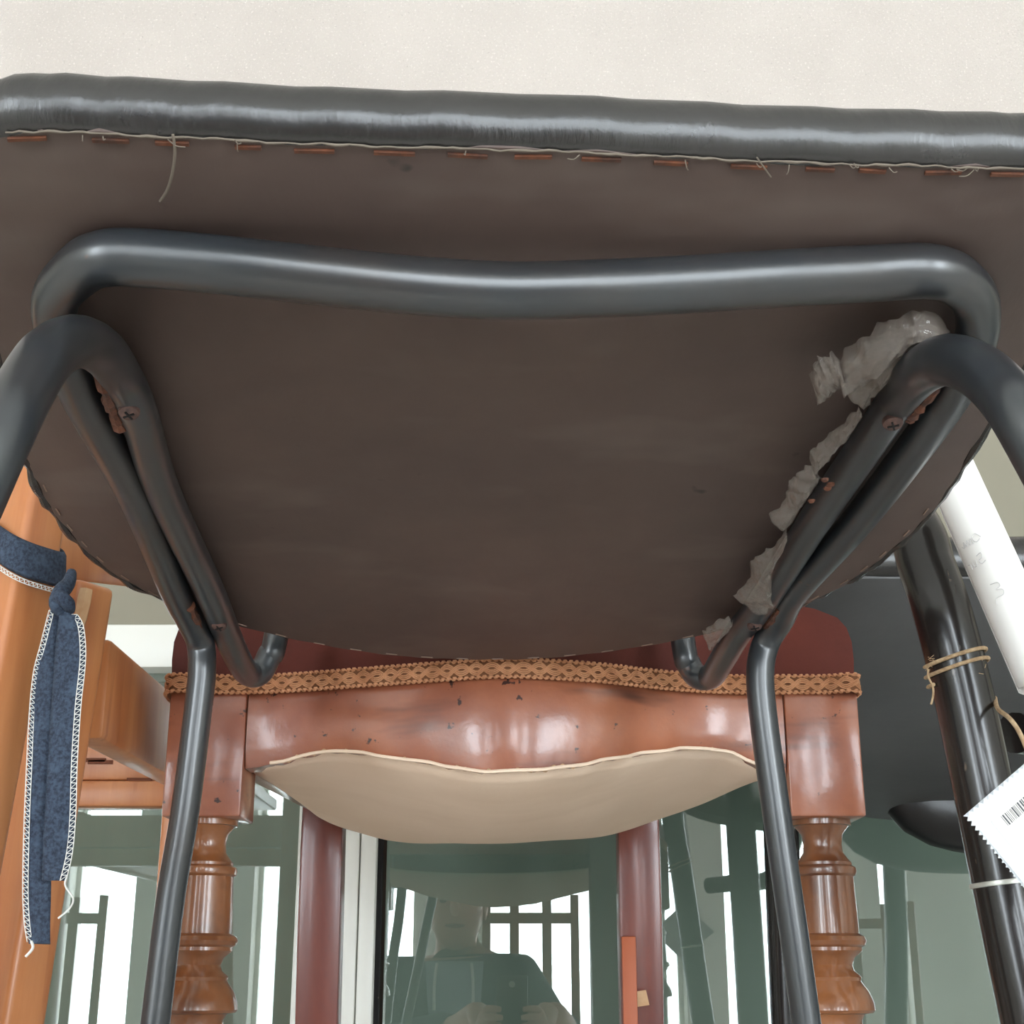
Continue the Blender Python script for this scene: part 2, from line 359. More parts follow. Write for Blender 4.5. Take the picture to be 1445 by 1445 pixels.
while u < CU + .19:
    L_ = random.uniform(.009, .015); a = edge_pt(u, BO - .0006, .0028 + random.uniform(-.0005, .0006)); b = edge_pt(u + L_, BO - .0006, .0028 + random.uniform(-.0005, .0006))
    MB().beam(a, b, cb * .0016, cn * .0010).build('staple', M['staple'], ch); u += L_ + random.uniform(.008, .016)
run = 0
for i in range(nO):                                        # pale stitches round the back and sides
    run += (O2[i] - O2[i - 1]).length
    if O2[i].y > .22 and run > .021:
        run = 0; j = (i + 1) % nO
        a = uv(O2[i].x - NRM[i].x * .0035, O2[i].y - NRM[i].y * .0035, BO - .0003); b = uv(O2[j].x - NRM[j].x * .0035, O2[j].y - NRM[j].y * .0035, BO - .0003)
        MB().beam(a, a + (b - a).normalized() * .008, (NRM[i].x * cr + NRM[i].y * cb) * .0007, cn * .0005).build('stitch', M['stitch'], ch)

# U tube: front crossbar, side rails, back legs
TU = CU
bar = [(-.15, -.015), (-.1, -.012), (-.05, -.009), (0, -.008), (.05, -.009), (.1, -.012), (.15, -.015)]
def dip(u): return -.012 * math.cos(min(1, abs(u) / .16) * math.pi / 2) ** 1.2
left_rail = [S(78, 425), S(84, 480), S(119, 569), S(188, 694), S(246, 832)]
right_rail = [S(1378, 430), S(1374, 490), S(1332, 574), S(1214, 731), S(1123, 833)]
front = [S(104, 388), S(140, 366), S(200, 364)] + [S(x, y) + cn * d for x, y, d in ((320, 365, -.003), (450, 370, -.006), (590, 375, -.009), (720, 379, -.010), (850, 379, -.009), (980, 382, -.006), (1110, 383, -.003))] + [S(1230, 386), S(1310, 383), S(1352, 396)]
def backleg(pix, ystart, lean):
    out = []
    for (x, y) in pix:
        p = atY(x, y, ystart); out.append(p)
    return out
yl = S(277, 884).y + .006; yr = S(1098, 878).y + .006
Lleg = [S(270, 874) - cn * .0015] + [atY(x, y, yl + dy) for x, y, dy in ((283, 908, .002), (285, 945, .004), (281, 989, .006), (262, 1139, .012), (241, 1266, .018), (219, 1444, .026))]
Rleg = [S(1101, 870) - cn * .0015] + [atY(x, y, yr + dy) for x, y, dy in ((1082, 905, .002), (1073, 945, .004), (1077, 1010, .006), (1097, 1156, .012), (1121, 1322, .020), (1138, 1444, .026))]
def to_floor(pts):
    a, b = pts[-2], pts[-1]; t = (PZ + .004 - b.z) / (b.z - a.z); pts.append(b + (b - a) * t); return pts
to_floor(Lleg); to_floor(Rleg)
path = list(reversed(Lleg)) + list(reversed(left_rail)) + front + right_rail + Rleg
SUB = 8
dense = catmull(path, SUB)
nL = len(Lleg) * SUB; nA = (len(Lleg) + len(left_rail)) * SUB; nB = nA + (len(front) - 1) * SUB; RT_ = .0088
def blend(i):                                               # the crossbar is the stoutest run of the tube
    t = max(0, min(1, min(i - nA + 16, nB + 16 - i) / 32)); t = t * t * (3 - 2 * t); return RT_ + (.0110 - RT_) * t
rg = rings(dense, [blend(i) for i in range(len(dense))], 20)
i1 = (len(Lleg) - 1) * SUB; i2 = (len(Lleg) + len(left_rail) + len(front) + len(right_rail)) * SUB
fr_ = MB().skin(rg[i1:i2 + 1]).build('seat_frame_tube', M['black_tube'], ch)
MB().skin(rg[:i1 + 1]).build('leg', M['black_tube'], ch); MB().skin(rg[i2:]).build('leg', M['black_tube'], ch)

# second tube on each side: front leg, side rail, back upright
Lf = [S(195, 583), S(168, 527), P(140, 493, .560), P(104, 482, .530), P(66, 503, .503), P(34, 551, .482), P(0, 618, .462)]
Rf = [S(1243, 599), S(1272, 556), P(1302, 523, .575), P(1336, 508, .550), P(1376, 520, .527), P(1411, 549, .508), P(1443, 592, .492)]
for lg_, ft in ((Lf, V((-.245, .362, PZ + .004))), (Rf, V((.300, .395, PZ + .004)))):
    e_ = lg_[-1]; lg_ += [e_.lerp(ft, .08), e_.lerp(ft, .2), e_.lerp(ft, .45), e_.lerp(ft, .72), ft]
Lback = [S(230, 694), S(295, 832), S(316, 884) , S(336, 930)]
Lup = [P(350, 950, .985), P(366, 950, .996), P(380, 925, 1.003), P(390, 895, 1.008), ]
Rback = [S(1154, 728), S(1074, 853), S(1044, 890), S(1018, 933)]
Rup = [P(1004, 954, .998), P(985, 955, 1.008), P(972, 937, 1.014), P(964, 905, 1.018)]
tops = []
for Lg, Bk, U_, xin in ((Lf, Lback, Lup, .02), (Rf, Rback, Rup, -.02)):
    b = U_[-1]
    U_ += [b + V((xin * .5, .012, .12)), b + V((xin, .022, .30))]
    tops.append(U_[-1])
    pth = list(reversed(Lg)) + Bk + U_
    a = (len(Lg) - 1) * SUB; de = catmull(pth, SUB); r_ = rings(de, [.0088 + .0014 * max(0, min(1, (a - i) / 24)) for i in range(len(de))], 20)
    c = (len(Lg) + len(Bk)) * SUB
    MB().skin(r_[:a + 1]).build('leg', M['black_tube'], ch)
    MB().skin(r_[a:c + 1]).build('side_rail', M['black_tube'], ch)
    MB().skin(r_[c:]).build('back_upright', M['black_tube'], ch)
# backrest: curved padded panel between the uprights
m = MB(); rows = []
tl, tr_ = tops
for k in range(13):
    z = k / 12; row = []
    for j in range(17):
        t = j / 16 * 1.3 - .15
        p = tl.lerp(tr_, t); bow = .035 * (1 - (2 * (t) - 1) ** 2)
        hw = .5 - abs(z - .5); rnd = min(1, hw / .12) ** .5
        row.append(p + V((0, -.010 + bow - .0, -.17 + .20 * z)))
    rows.append(row)
m.grid(rows); m.build('backrest', M['leather'], ch, thick=.02)
# screws, welds
def screw(x, y, c1):
    p = S(x, y, -TR + .0012); ax = (CAM - p).normalized() * .35 - cn; ax.normalize()
    s = MB().lathe([(.0001, .0016), (.0026, .0014), (.0044, .0004), (.0047, -.0006), (.0047, -.002)], p, 18, ax).build('screw', M['screw'], ch)
    xa = (cr - ax * cr.dot(ax)).normalized(); ya = ax.cross(xa); q = p + ax * .0015; d1 = (xa + ya * .5).normalized(); d2 = ax.cross(d1)
    k = MB(); k.beam(q - d1 * .0026, q + d1 * .0026, d2 * .0009, ax * .0008); k.beam(q - d2 * .0026, q + d2 * .0026, d1 * .0009, ax * .0008); k.build('cross_slot', M['dark'], s)
for x, y in ((182, 583), (309, 884), (1260, 598), (1065, 884)): screw(x, y, 0)
def weld(px, rad, seed):
    random.seed(seed); pts = catmull([S(x, y, -TR * .45) for x, y in px], 6)
    MB().tube(pts, [rad * random.uniform(.6, 1.15) for _ in pts], 8).build('weld_bead', M['rust'], ch)
weld([(133, 508), (145, 540), (158, 575), (170, 602)], .0034, 1); weld([(268, 855), (277, 875), (288, 898), (298, 917)], .0030, 2)
weld([(1322, 545), (1300, 572), (1283, 590)], .0030, 3); weld([(1100, 858), (1090, 872), (1080, 884)], .0030, 4)
random.seed(11)
# rust flakes where the paint has chipped
for x, y in ((1164, 678), (1172, 684), (1168, 690), (1145, 708)):
    MB().lathe([(.0001, .0004), (.0022 * random.uniform(.5, 1), .0003), (.0026 * random.uniform(.6, 1), -.0006)], S(x, y, -TR * .93), 7, -cn).build('rust_chip', M['staple'], ch)

# torn strips of clear plastic film along the right rail
def film(edge_a, edge_b, lift_, seed, n=7):
    random.seed(seed); a = catmull([S(x, y, -.004) for x, y in edge_a], 5); b = catmull([S(x, y, -.004) for x, y in edge_b], 5); rows = []
    for i in range(len(a)):
        row = []
        for k in range(n + 1):
            t = k / n; q = a[i].lerp(b[i], t)
            d = lift_ * math.sin(math.pi * t) * (.88 + .12 * math.sin(i * .45 + seed)) + random.uniform(-.0007, .0007) + .0018 * abs(math.sin(i * .55 + k * .9 + seed))
            jag = (random.uniform(-.0012, .0012) if k in (0, n) else 0)
            row.append(q - cn * d + cr * jag + cb * jag)
        rows.append(row)
    m = MB(); m.grid(rows); o = m.build('plastic_film', M['film'], ch, thick=.0002, sharp=9); o['label'] = 'torn clear plastic film'; return o
film([(1338, 462), (1318, 438), (1282, 438), (1240, 458), (1205, 480), (1180, 505)], [(1330, 470), (1300, 462), (1268, 480), (1245, 505), (1222, 530), (1192, 548)], .012, 1)
film([(1182, 500), (1165, 497), (1150, 508), (1144, 528), (1150, 545)], [(1195, 525), (1190, 540), (1178, 548), (1165, 552), (1152, 556)], .008, 2)
film([(1190, 545), (1225, 528), (1262, 490), (1300, 470)], [(1222, 572), (1238, 548), (1275, 520), (1312, 490)], .004, 3)
film([(1213, 572), (1195, 588), (1172, 612), (1147, 630), (1144, 652)], [(1216, 578), (1200, 606), (1184, 626), (1164, 650), (1150, 672)], .004, 4)
film([(1144, 652), (1124, 664), (1112, 680), (1108, 700), (1084, 724)], [(1158, 668), (1148, 686), (1136, 704), (1124, 722), (1112, 742)], .005, 5)
film([(1108, 744), (1088, 770), (1062, 785), (1056, 815), (1036, 838)], [(1110, 752), (1094, 790), (1090, 815), (1098, 845), (1092, 862)], .006, 6)
film([(1030, 868), (1012, 874), (992, 890), (996, 900)], [(1034, 872), (1028, 888), (1014, 902), (1006, 912)], .005, 7)

# ------------------------------------------------------------------ antique dining chair behind it
GZ = 1.117
ac = thing('antique_chair', 'antique polished wood dining chair with turned front legs and dark red velvet seat', 'chair', (-.015, 1.25, PZ))
fp = [(238, 965), (300, 965), (349, 966), (400, 965), (460, 961), (540, 955), (620, 949), (680, 945), (730, 944), (780, 946), (850, 951), (920, 959), (990, 965), (1050, 967), (1108, 968), (1160, 968), (1206, 968)]
fpt = [atZ(x, y, GZ) for x, y in fp]
BLY = sum(p.y for p in (fpt[0], fpt[2], fpt[-1], fpt[-3])) / 4
fpt = [V((p.x, BLY, GZ)) if (i < 3 or i > len(fpt) - 4) else p for i, p in enumerate(fpt)]
dfront = catmull(fpt, 5)
zb = atY(300, 1152, BLY).z                                   # bottom of the square leg blocks
def block(xl, xr):
    a, b = atY(xl, 1010, BLY).x, atY(xr, 1010, BLY).x
    MB().box((a, BLY, zb), (b, BLY + .056, GZ + .004)).build('leg_block', M['mahogany'], ac, bevel=.0018); return a, b
bl = block(238, 347); br = block(1108, 1212)
# shaped front apron between the blocks
lower = [(349, 1082), (380, 1076), (420, 1066), (462, 1059), (520, 1062), (590, 1073), (640, 1082), (690, 1088), (760, 1086), (830, 1076), (910, 1061), (970, 1055), (1020, 1057), (1050, 1064), (1085, 1085), (1107, 1090)]
inner = [p for p in dfront if bl[1] - .001 <= p.x <= br[0] + .001]
inner = [V((bl[1] + .0008, BLY, GZ))] + [p for p in inner if bl[1] + .004 < p.x < br[0] - .004] + [V((br[0] - .0008, BLY, GZ))]
lw = sorted(((atY(x, y, BLY - .02).x, x, y) for x, y in lower))
def low_z(x, Y):
    for (xa_, pa, qa), (xb_, pb, qb) in zip(lw, lw[1:]):
        if xa_ <= x <= xb_:
            t = (x - xa_) / (xb_ - xa_); t = t * t * (3 - 2 * t) if False else t
            return atY(pa + (pb - pa) * t, qa + (qb - qa) * t, Y).z
    return atY(lw[0][1], lw[0][2], Y).z if x < lw[0][0] else atY(lw[-1][1], lw[-1][2], Y).z
m = MB(); F, Bk = [], []
NZ = 7
rowsF = []; random.seed(3)
for p in inner:
    z0 = low_z(p.x, p.y); rowsF.append([V((p.x, p.y + .002 + .004 * (abs(2 * k / NZ - 1) ** 3), z0 + (GZ + .004 - z0) * k / NZ + (random.uniform(-.0008, .0008) if k == 0 else 0))) for k in range(NZ + 1)])
rr = []
for r_ in rowsF:
    rr.append(r_ + [q + V((0, .024, 0)) for q in reversed(r_)])
m.skin(rr); m.build('front_apron', M['mahogany'], ac, sharp=50)
# splintered, worn lower edge
random.seed(5); m = MB()
for r_ in rowsF:
    if random.random() < .35:
        q = r_[0]; m.lathe([(.0001, .0016), (.0018 * random.uniform(.4, 1), .0006), (.0024 * random.uniform(.4, 1), -.0006), (.0001, -.002)], q + V((0, -.0006, .0006)), 6, V((random.uniform(-.3, .3), -.8, random.uniform(-.2, .6))))
o = m.build('worn_edge', M['worn'], ac); o['kind'] = 'stuff'
# turned front legs
def zrow(y): return atY(722, y, BLY + .03).z
prof_px = [(36.5, 1147), (36.5, 1166), (33, 1167), (25.5, 1178), (23.5, 1192), (24.5, 1204), (30, 1213), (34, 1218), (34, 1222), (38.5, 1225), (39.5, 1230), (38.5, 1235), (35, 1238), (35.5, 1260), (36.5, 1290), (37, 1318),
           (43, 1322), (45, 1328), (43, 1334), (39, 1337), (39, 1342), (29, 1352), (26, 1362), (28, 1370), (34, 1376), (36, 1379), (35, 1384), (37, 1388), (44, 1400), (48.5, 1414), (49.5, 1425), (47, 1429), (37, 1431), (33, 1440), (34, 1452)]
k_ = 1.062 / FPX
def turned(cx, name='leg'):
    prof = [(r * 1.12 * k_, zrow(y) - PZ) for r, y in prof_px]
    zl = prof[-1][1]
    prof += [(.021, zl - .02), (.018, zl * .55), (.014, zl * .25), (.013, .045), (.018, .040), (.019, .034), (.014, .028), (.015, .012), (.013, .002)]
    MB().lathe(list(reversed(prof)), (cx, BLY + .029, PZ), 40).build('leg', M['turned'], ac, sharp=35)
turned((bl[0] + bl[1]) / 2); turned((br[0] + br[1]) / 2)
# side rails, back rail, back legs and back frame
RLx, RRx, RY = -.192, .128, 1.478
for x0, x1_, nm in ((bl[0] + .03, RLx, 'l'), (br[1] - .03, RRx, 'r')):
    MB().beam((x0, BLY + .056, (GZ + 1.07) / 2), (x1_, RY - .02, (GZ + 1.07) / 2), (.024, 0, 0), (0, 0, GZ - 1.07)).build('side_rail', M['mahogany'], ac, bevel=.002)
MB().box((RLx, RY - .015, 1.075), (RRx, RY + .01, GZ)).build('back_rail', M['mahogany'], ac, bevel=.002)
for x in (RLx, RRx):
    w0, w1, wt = .042, .036, .034
    pts = [(x, RY + .045, PZ), (x, RY + .02, PZ + .12), (x, RY, PZ + .30), (x, RY, PZ + .42), (x, RY + .02, PZ + .60), (x, RY + .05, PZ + .80), (x + (.05 if x < 0 else -.05), RY + .065, PZ + .90)]
    de = catmull(pts, 5); rr = []
    for i, p in enumerate(de):
        t = i / (len(de) - 1); hw = .0195 + .002 * (1 - abs(2 * t - .6)); hd = .017
        rr.append([p + V((-hw, -hd, 0)), p + V((hw, -hd, 0)), p + V((hw, hd, 0)), p + V((-hw, hd, 0))])
    lg = MB().skin(rr).build('leg', M['redleg'], ac, bevel=.003)
    if x > 0:
        a = atY(874, 1322, RY - .012); MB().box((x - .0205, RY - .026, PZ + .05), (x - .0065, RY - .0185, a.z)).build('painted_lit_strip', M['lit_sliver'], lg, bevel=.001)  # thin strip that paints a sunlit sliver onto the leg
        q = atY(903, 1406, RY - .017); MB().prism([q + V((dx, 0, dz)) for dx, dz in ((-.008, .004), (.006, .006), (.009, -.008), (-.005, -.010))], (0, -.0006, 0)).build('torn_sticker', M['worn'], lg)
MB().tube([(RLx + .05, RY + .065, PZ + .90), (RLx + .1, RY + .075, PZ + .935), ((RLx + RRx) / 2, RY + .085, PZ + .945), (RRx - .1, RY + .075, PZ + .935), (RRx - .05, RY + .065, PZ + .90)], .021, 10, smooth=6).build('top_rail', M['redleg'], ac)
MB().tube([(RLx, RY + .022, PZ + .62), (RLx + .1, RY + .045, PZ + .645), ((RLx + RRx) / 2, RY + .05, PZ + .635), (RRx - .1, RY + .045, PZ + .645), (RRx, RY + .022, PZ + .62)], .016, 10, smooth=6).build('cross_rail', M['redleg'], ac)
# velvet seat
out_f = [V((p.x, p.y + .004, 0)) for p in dfront]
side_r = [V((.240, 1.14, 0)), V((.205, 1.28, 0)), V((.165, 1.40, 0)), V((.145, 1.452, 0))]; side_l = [V((-.208, 1.452, 0)), V((-.218, 1.40, 0)), V((-.240, 1.28, 0)), V((-.252, 1.14, 0))]
oc = out_f + side_r + side_l; cc = sum(oc, V()) / len(oc)
m = MB(); rr = []
for sc, z in ((.985, GZ - .004), (1.0, GZ + .004), (1.004, GZ + .020), (1.002, GZ + .034), (.99, GZ + .045), (.965, GZ + .053), (.90, GZ + .060), (.75, GZ + .068), (.4, GZ + .074), (.04, GZ + .076)):
    rr.append([V((cc.x + (p.x - cc.x) * sc, cc.y + (p.y - cc.y) * sc, z)) for p in oc])
m.skin(rr); m.build('velvet_seat', M['velvet'], ac, sharp=70)
# braided gimp trim along the front and sides
gp = [V((-.2, 1.45, GZ)), V((-.246, 1.28, GZ)), V((-.2575, 1.14, GZ))] + [V((p.x, p.y - .001, GZ)) for p in fpt] + [V((.2465, 1.14, GZ)), V((.212, 1.28, GZ)), V((.14, 1.45, GZ))]
gd = catmull(gp, 10)
acc = [0]
for a, b in zip(gd, gd[1:]): acc.append(acc[-1] + (b - a).length)
def gpos(s):
    s = max(0, min(acc[-1] - 1e-6, s))
    lo, hi = 0, len(acc) - 1
    while hi - lo > 1:
        md = (lo + hi) // 2
        if acc[md] <= s: lo = md
        else: hi = md
    t = (s - acc[lo]) / (acc[hi] - acc[lo]); p = gd[lo].lerp(gd[hi], t); d = (gd[hi] - gd[lo]).normalized(); return p, V((d.y, -d.x, 0)).normalized()
m = MB(); rr = []
s = 0
while s < acc[-1]:
    p, n_ = gpos(s); rr.append([p + n_ * .0015 + V((0, 0, -.0065)), p + n_ * .0015 + V((0, 0, .0065)), p - n_ * .001 + V((0, 0, .0065)), p - n_ * .001 + V((0, 0, -.0065))]); s += .004
m.skin(rr); gb = m.build('gimp_braid', M['gimp_dark'], ac, sharp=30)
for zz in (-.0062, .0062):
    m = MB(); pts, rad = [], []; s = 0; k = 0
    while s < acc[-1]:
        p, n_ = gpos(s); ph = 2 * math.pi * s / .0044
        pts.append(p + n_ * (.0022 + .0004 * math.cos(ph)) + V((0, 0, zz + .0006 * math.sin(ph)))); rad.append(.0011 + .0006 * math.cos(ph)); s += .0011
    m.tube(pts, rad, 5); m.build('cord_edge', M['gimp'], gb)
m = MB()
for ph0, off in ((0, 0), (math.pi, 0), (0, .0014), (math.pi, .0014), (0, -.0014), (math.pi, -.0014)):
    pts = []; s = 0
    while s < acc[-1]:
        p, n_ = gpos(s); ph = 2 * math.pi * s / .022 + ph0
        pts.append(p + n_ * (.0024 + .0008 * math.cos(2 * ph + ph0)) + V((0, 0, .0030 * math.sin(ph) + off))); s += .0022
    m.tube(pts, .0006, 5)
m.build('loop_braid', M['gimp'], gb)
# sagging linen dust cover
rows = []
NU, NV = 40, 24
for j in range(NV + 1):
    v = j / NV; row = []
    for i in range(NU + 1):
        u = i / NU
        xl = bl[1] + (RLx + .004 - bl[1]) * v; xr = br[0] + (RRx - .004 - br[0]) * v
        x = xl + (xr - xl) * u
        # front edge follows the apron
        fi = min(inner, key=lambda q: abs(q.x - (bl[1] + (br[0] - bl[1]) * u)))
        zf = low_z(fi.x, fi.y) + .0015; Yf = fi.y + .010
        Y = Yf + (RY - .01 - Yf) * v; zr = 1.074 - .012
        z = zf + (zr - zf) * min(1, v * 1.6)
        z -= .044 * (math.sin(math.pi * u) ** .7) * (math.sin(math.pi * min(1, v * .93 + .0)) ** .8) * (1 + .12 * math.sin(5 * u + 2))
        z += .0010 * math.sin(9 * u + 4 * v) * math.sin(math.pi * v) + .0007 * math.sin(23 * u - 11 * v) * math.sin(math.pi * v)
        row.append(V((x, Y, z)))
    rows.append(row)
m = MB(); m.grid(rows); m.build('linen_dust_cover', M['linen'], ac, thick=.0012, sharp=80)
m = MB(); m.tube([rows[0][i] + V((0, -.0085, -.0016 + .0003 * math.sin(i))) for i in range(2, NU - 1)], .0013, 6, smooth=2); m.build('linen_hem', M['linen'], ac)

# ------------------------------------------------------------------ beech chair at the left
wc = thing('beech_chair', 'orange beech wooden chair frame at the left with a denim strap on its post', 'chair', (-.33, 1.05, PZ))
fdir = V((.15, .98, 0)).normalized(); sdir = V((.98, -.15, 0)).normalized()
def post(top, bot, w, h, name, rot):
    a, b = V(top), V(bot); t = (PZ - a.z) / (b.z - a.z); b = a + (b - a) * t
    ca, sa = math.cos(rot), math.sin(rot); wv = V((ca, sa, 0)) * w; hv = V((-sa, ca, 0)) * h
    return MB().beam(a, b, wv, hv).build(name, M['beech'], wc, bevel=.005, seg=3)
# front post (strap round it): from above the strap down to the plinth
YA = .86
ptop = atY(62, 650, YA); pbot = atY(-62, 1300, YA)
post(ptop, pbot, .030, .032, 'leg', R(-32))
YB = .93
pb = post(atY(110, 828, YB), atY(26, 1330, YB), .038, .034, 'leg', R(-30))
t0 = atY(118, 826, YB - .02); 
MB().tube([atY(122, 832, YB - .0295), atY(119, 846, YB - .0298), atY(114, 872, YB - .030), atY(109, 900, YB - .0302)], [.0045, .005, .0045, .002], 6, smooth=4).build('worn_corner', M['worn'], pb)
# high rail from the front post running back to the right
MB().beam(atY(40, 775, .90), atY(200, 800, 1.10), V((.01, .02, 0)) * 1.0, V((0, 0, .034))).build('seat_rail', M['beech'], wc, bevel=.003)
# side rail receding to the back, back rail with slots
ra, rb = atY(128, 972, .965), atY(262, 1063, 1.36)
MB().beam(ra, rb, (.024, -.004, 0), (0, 0, .070)).build('side_rail', M['beech'], wc, bevel=.004)
z1 = atY(170, 1062, 1.38).z; z0 = atY(170, 1138, 1.38).z; xr = atY(262, 1100, 1.38).x
MB().box((xr - .34, 1.38, z0), (xr, 1.404, (z0 + z1) / 2 - .001)).build('back_rail', M['beech'], wc, bevel=.003)
MB().box((xr - .34, 1.386, (z0 + z1) / 2 + .0), (xr, 1.406, z1 + .02)).build('back_slat', M['beech'], wc, bevel=.003)
for xo, zo in ((150, 1075), (148, 1106), (140, 1072), (205, 1100)):
    q = atY(xo - 8, zo, 1.3855); MB().box((q.x - .012, 1.3835, q.z - .0022), (q.x + .012, 1.387, q.z + .0014)).build('slot', M['slot'], wc)
MB().box((xr - .02, 1.375, PZ), (xr + .012, 1.407, z0 + .14)).build('leg', M['beech'], wc, bevel=.004)
MB().box((xr - .36, 1.375, PZ), (xr - .328, 1.407, z0 + .14)).build('leg', M['beech'], wc, bevel=.004)
post(atY(-440, 700, YA), atY(-520, 1300, YA), .030, .032, 'leg', R(-32))
sq = [atY(40, 758, .89), atY(200, 785, 1.12)]
zs = atY(60, 745, .9).z
MB().box((-.80, .87, zs + .012), (-.43, 1.40, zs + .032)).build('seat', M['beech'], wc, bevel=.004)
MB().beam(atY(-440, 972, .965), V((xr - .34, 1.36, rb.z)), (.024, 0, 0), (0, 0, .070)).build('side_rail', M['beech'], wc, bevel=.004)

# denim strap tied round the front post
ds = thing('denim_strap', 'dark blue denim strap with white overlocked edges tied round the beech post', 'strap', atY(70, 1330, YA - .05))
zc_, pc = 0, None
cx0 = (ptop + (pbot - ptop) * ((790 - 650) / 650)); ca, sa = math.cos(R(-32)), math.sin(R(-32))
def loopring(dz, out):
    c = ptop + (pbot - ptop) * ((791 - 650) / 650)
    pts = []
    for k in range(32):
        a = 2 * math.pi * k / 32; ex = .6
        u_ = math.copysign(abs(math.cos(a)) ** ex, math.cos(a)) * (.0165 + out); v_ = math.copysign(abs(math.sin(a)) ** ex, math.sin(a)) * (.0175 + out)
        q = c + V((ca, sa, 0)) * u_ + V((-sa, ca, 0)) * v_
        q.z += dz - .010 * (u_ / .0165) - (.004 if False else 0)
        pts.append(q)
    return pts
m = MB(); r0 = [loopring(z, o) for z, o in ((-.011, .0022), (-.009, .0036), (0, .0042), (.009, .0036), (.011, .0022))]
vs = [p for r_ in r0 for p in r_]; fs = []
for i in range(4):
    for k in range(32): fs.append((i*32+k, i*32+(k+1) % 32, (i+1)*32+(k+1) % 32, (i+1)*32+k))
m.add(vs, fs); m.build('loop', M['denim'], ds, thick=.0016)
def stitches(pa, pb_, name_parent, rad=.00042):
    """ladder of overlock thread between two edge lines"""
    m = MB(); m.tube(pa, rad, 5); m.tube(pb_, rad, 5)
    for k in range(len(pa) - 1):
        m.tube([pa[k], pb_[k]], rad, 4); m.tube([pb_[k], pa[k + 1]], rad * .8, 4)
    o = m.build('overlock_stitching', M['white_thread'], name_parent); return o
def resample(pts, step):
    out = [pts[0]]; d = 0
    for a, b in zip(pts, pts[1:]):
        L_ = (b - a).length; t = step - d
        while t <= L_: out.append(a.lerp(b, t / L_)); t += step
        d = (d + L_) % step
    return out
lo = [p for p in loopring(-.012, .0048)]
front_lo = [p for p in lo if p.y < cx0.y + .004]; front_lo.sort(key=lambda p: p.x)
fl = resample(catmull(front_lo, 3), .0030)
stitches(fl, [p + V((0, 0, -.0026)) for p in fl], ds, .00030)
YD = YA - .045
def tail(cl, nm, dY, edge):
    """cl: (x_left, x_right, y) rows in photo measure at the strap's own distance"""
    Lp = catmull([atY(a, y, YD + dY + .004 * math.sin(i * 1.1)) for i, (a, b, y) in enumerate(cl)], 6)
    Rp = catmull([atY(b, y, YD + dY + .004 * math.sin(i * 1.1 + .7)) for i, (a, b, y) in enumerate(cl)], 6)
    m = MB(); m.grid([[a.lerp(b, t / 6) + V((0, -.0016 * math.sin(math.pi * t / 6), 0)) for t in range(7)] for a, b in zip(Lp, Rp)])
    o = m.build(nm, M['denim'], ds, thick=.0015)
    if edge == 'R': e1 = resample([p + V((0, -.0014, 0)) for p in Rp], .0030); stitches([p + V((-.0024, -.0004, 0)) for p in e1], [p + V((.0008, 0, 0)) for p in e1], o, .00027)
    else: e1 = resample([p + V((0, -.0014, 0)) for p in Lp], .0030); stitches([p + V((.0024, -.0004, 0)) for p in e1], [p + V((-.0008, 0, 0)) for p in e1], o, .00027)
tail([(84, 108, 868), (82, 117, 885), (78, 120, 930), (73, 113, 1000), (68, 108, 1080), (64, 106, 1150), (61, 101, 1205), (60, 92, 1243)], 'tail', 0, 'R')
tail([(72, 90, 862), (60, 82, 910), (50, 78, 950), (44, 76, 1010), (40, 72, 1090), (37, 72, 1160), (35, 72, 1250), (37, 71, 1300), (42, 71, 1332)], 'tail', .006, 'L')
k0 = atY(88, 842, YD + .004)
m = MB()
m.tube(catmull([atY(101, 808, YD + .014), atY(96, 824, YD + .006), atY(86, 836, YD - .001), atY(81, 852, YD - .001), atY(90, 864, YD + .003), atY(97, 872, YD + .002)], 5), [.0030 + .0022 * math.sin(math.pi * k / 25) for k in range(26)], 10)
m.tube(catmull([atY(76, 846, YD + .006), atY(84, 842, YD - .006), atY(96, 852, YD - .004), atY(98, 862, YD + .006)], 5), [.0030 + .0012 * math.sin(math.pi * k / 15) for k in range(16)], 10)
m.build('knot', M['denim'], ds)
MB().tube([atY(94, 1238, YD), atY(92, 1250, YD), atY(103, 1268, YD - .003), atY(98, 1282, YD), atY(82, 1296, YD)], .00055, 5, smooth=6).build('loose_thread', M['white_thread'], ds)
MB().tube([atY(44, 1328, YD), atY(46, 1338, YD), atY(36, 1350, YD)], .0008, 5, smooth=6).build('loose_thread', M['white_thread'], ds)

# ------------------------------------------------------------------ black leather armchair at the right
lc = thing('leather_armchair', 'black leather armchair with a lacquered black frame at the right, twine round its leg', 'chair', (.50, 1.40, PZ))
bA = atY(1290, 812, 1.15); bB = atY(1290, 1150, 1.63)
bb = V((0, bB.y - bA.y, bB.z - bA.z)).normalized(); bn = V((1, 0, 0)).cross(bb)
bcx = .475
bout = [V((p.x - CU, p.y, 0)) for p in O2]
def B2(u, v, o=0): return V((bcx, bA.y, bA.z)) + V((1, 0, 0)) * u + bb * (v + .062) * .95 + bn * o
m = MB(); m.skin([[B2(p.x, p.y, h) for p in bout] for h in (0, .010)]); m.build('seat_board', M['leather_matte'], lc, bevel=.0015)
m = MB(); rr = []
for k in range(9):
    th = -math.pi / 2 + math.pi * k / 8
    rr.append([B2(p.x * (1 + .10 * (math.cos(th) - 1) + .004), p.y + (NRM[i].y * .016 * math.cos(th) if p.y < .1 else -.02 * (1 - math.cos(th))), .002 + .019 * (1 + math.sin(th))) for i, p in enumerate(bout)])
m.skin(rr); m.build('seat_cushion', M['leather'], lc, sharp=80)
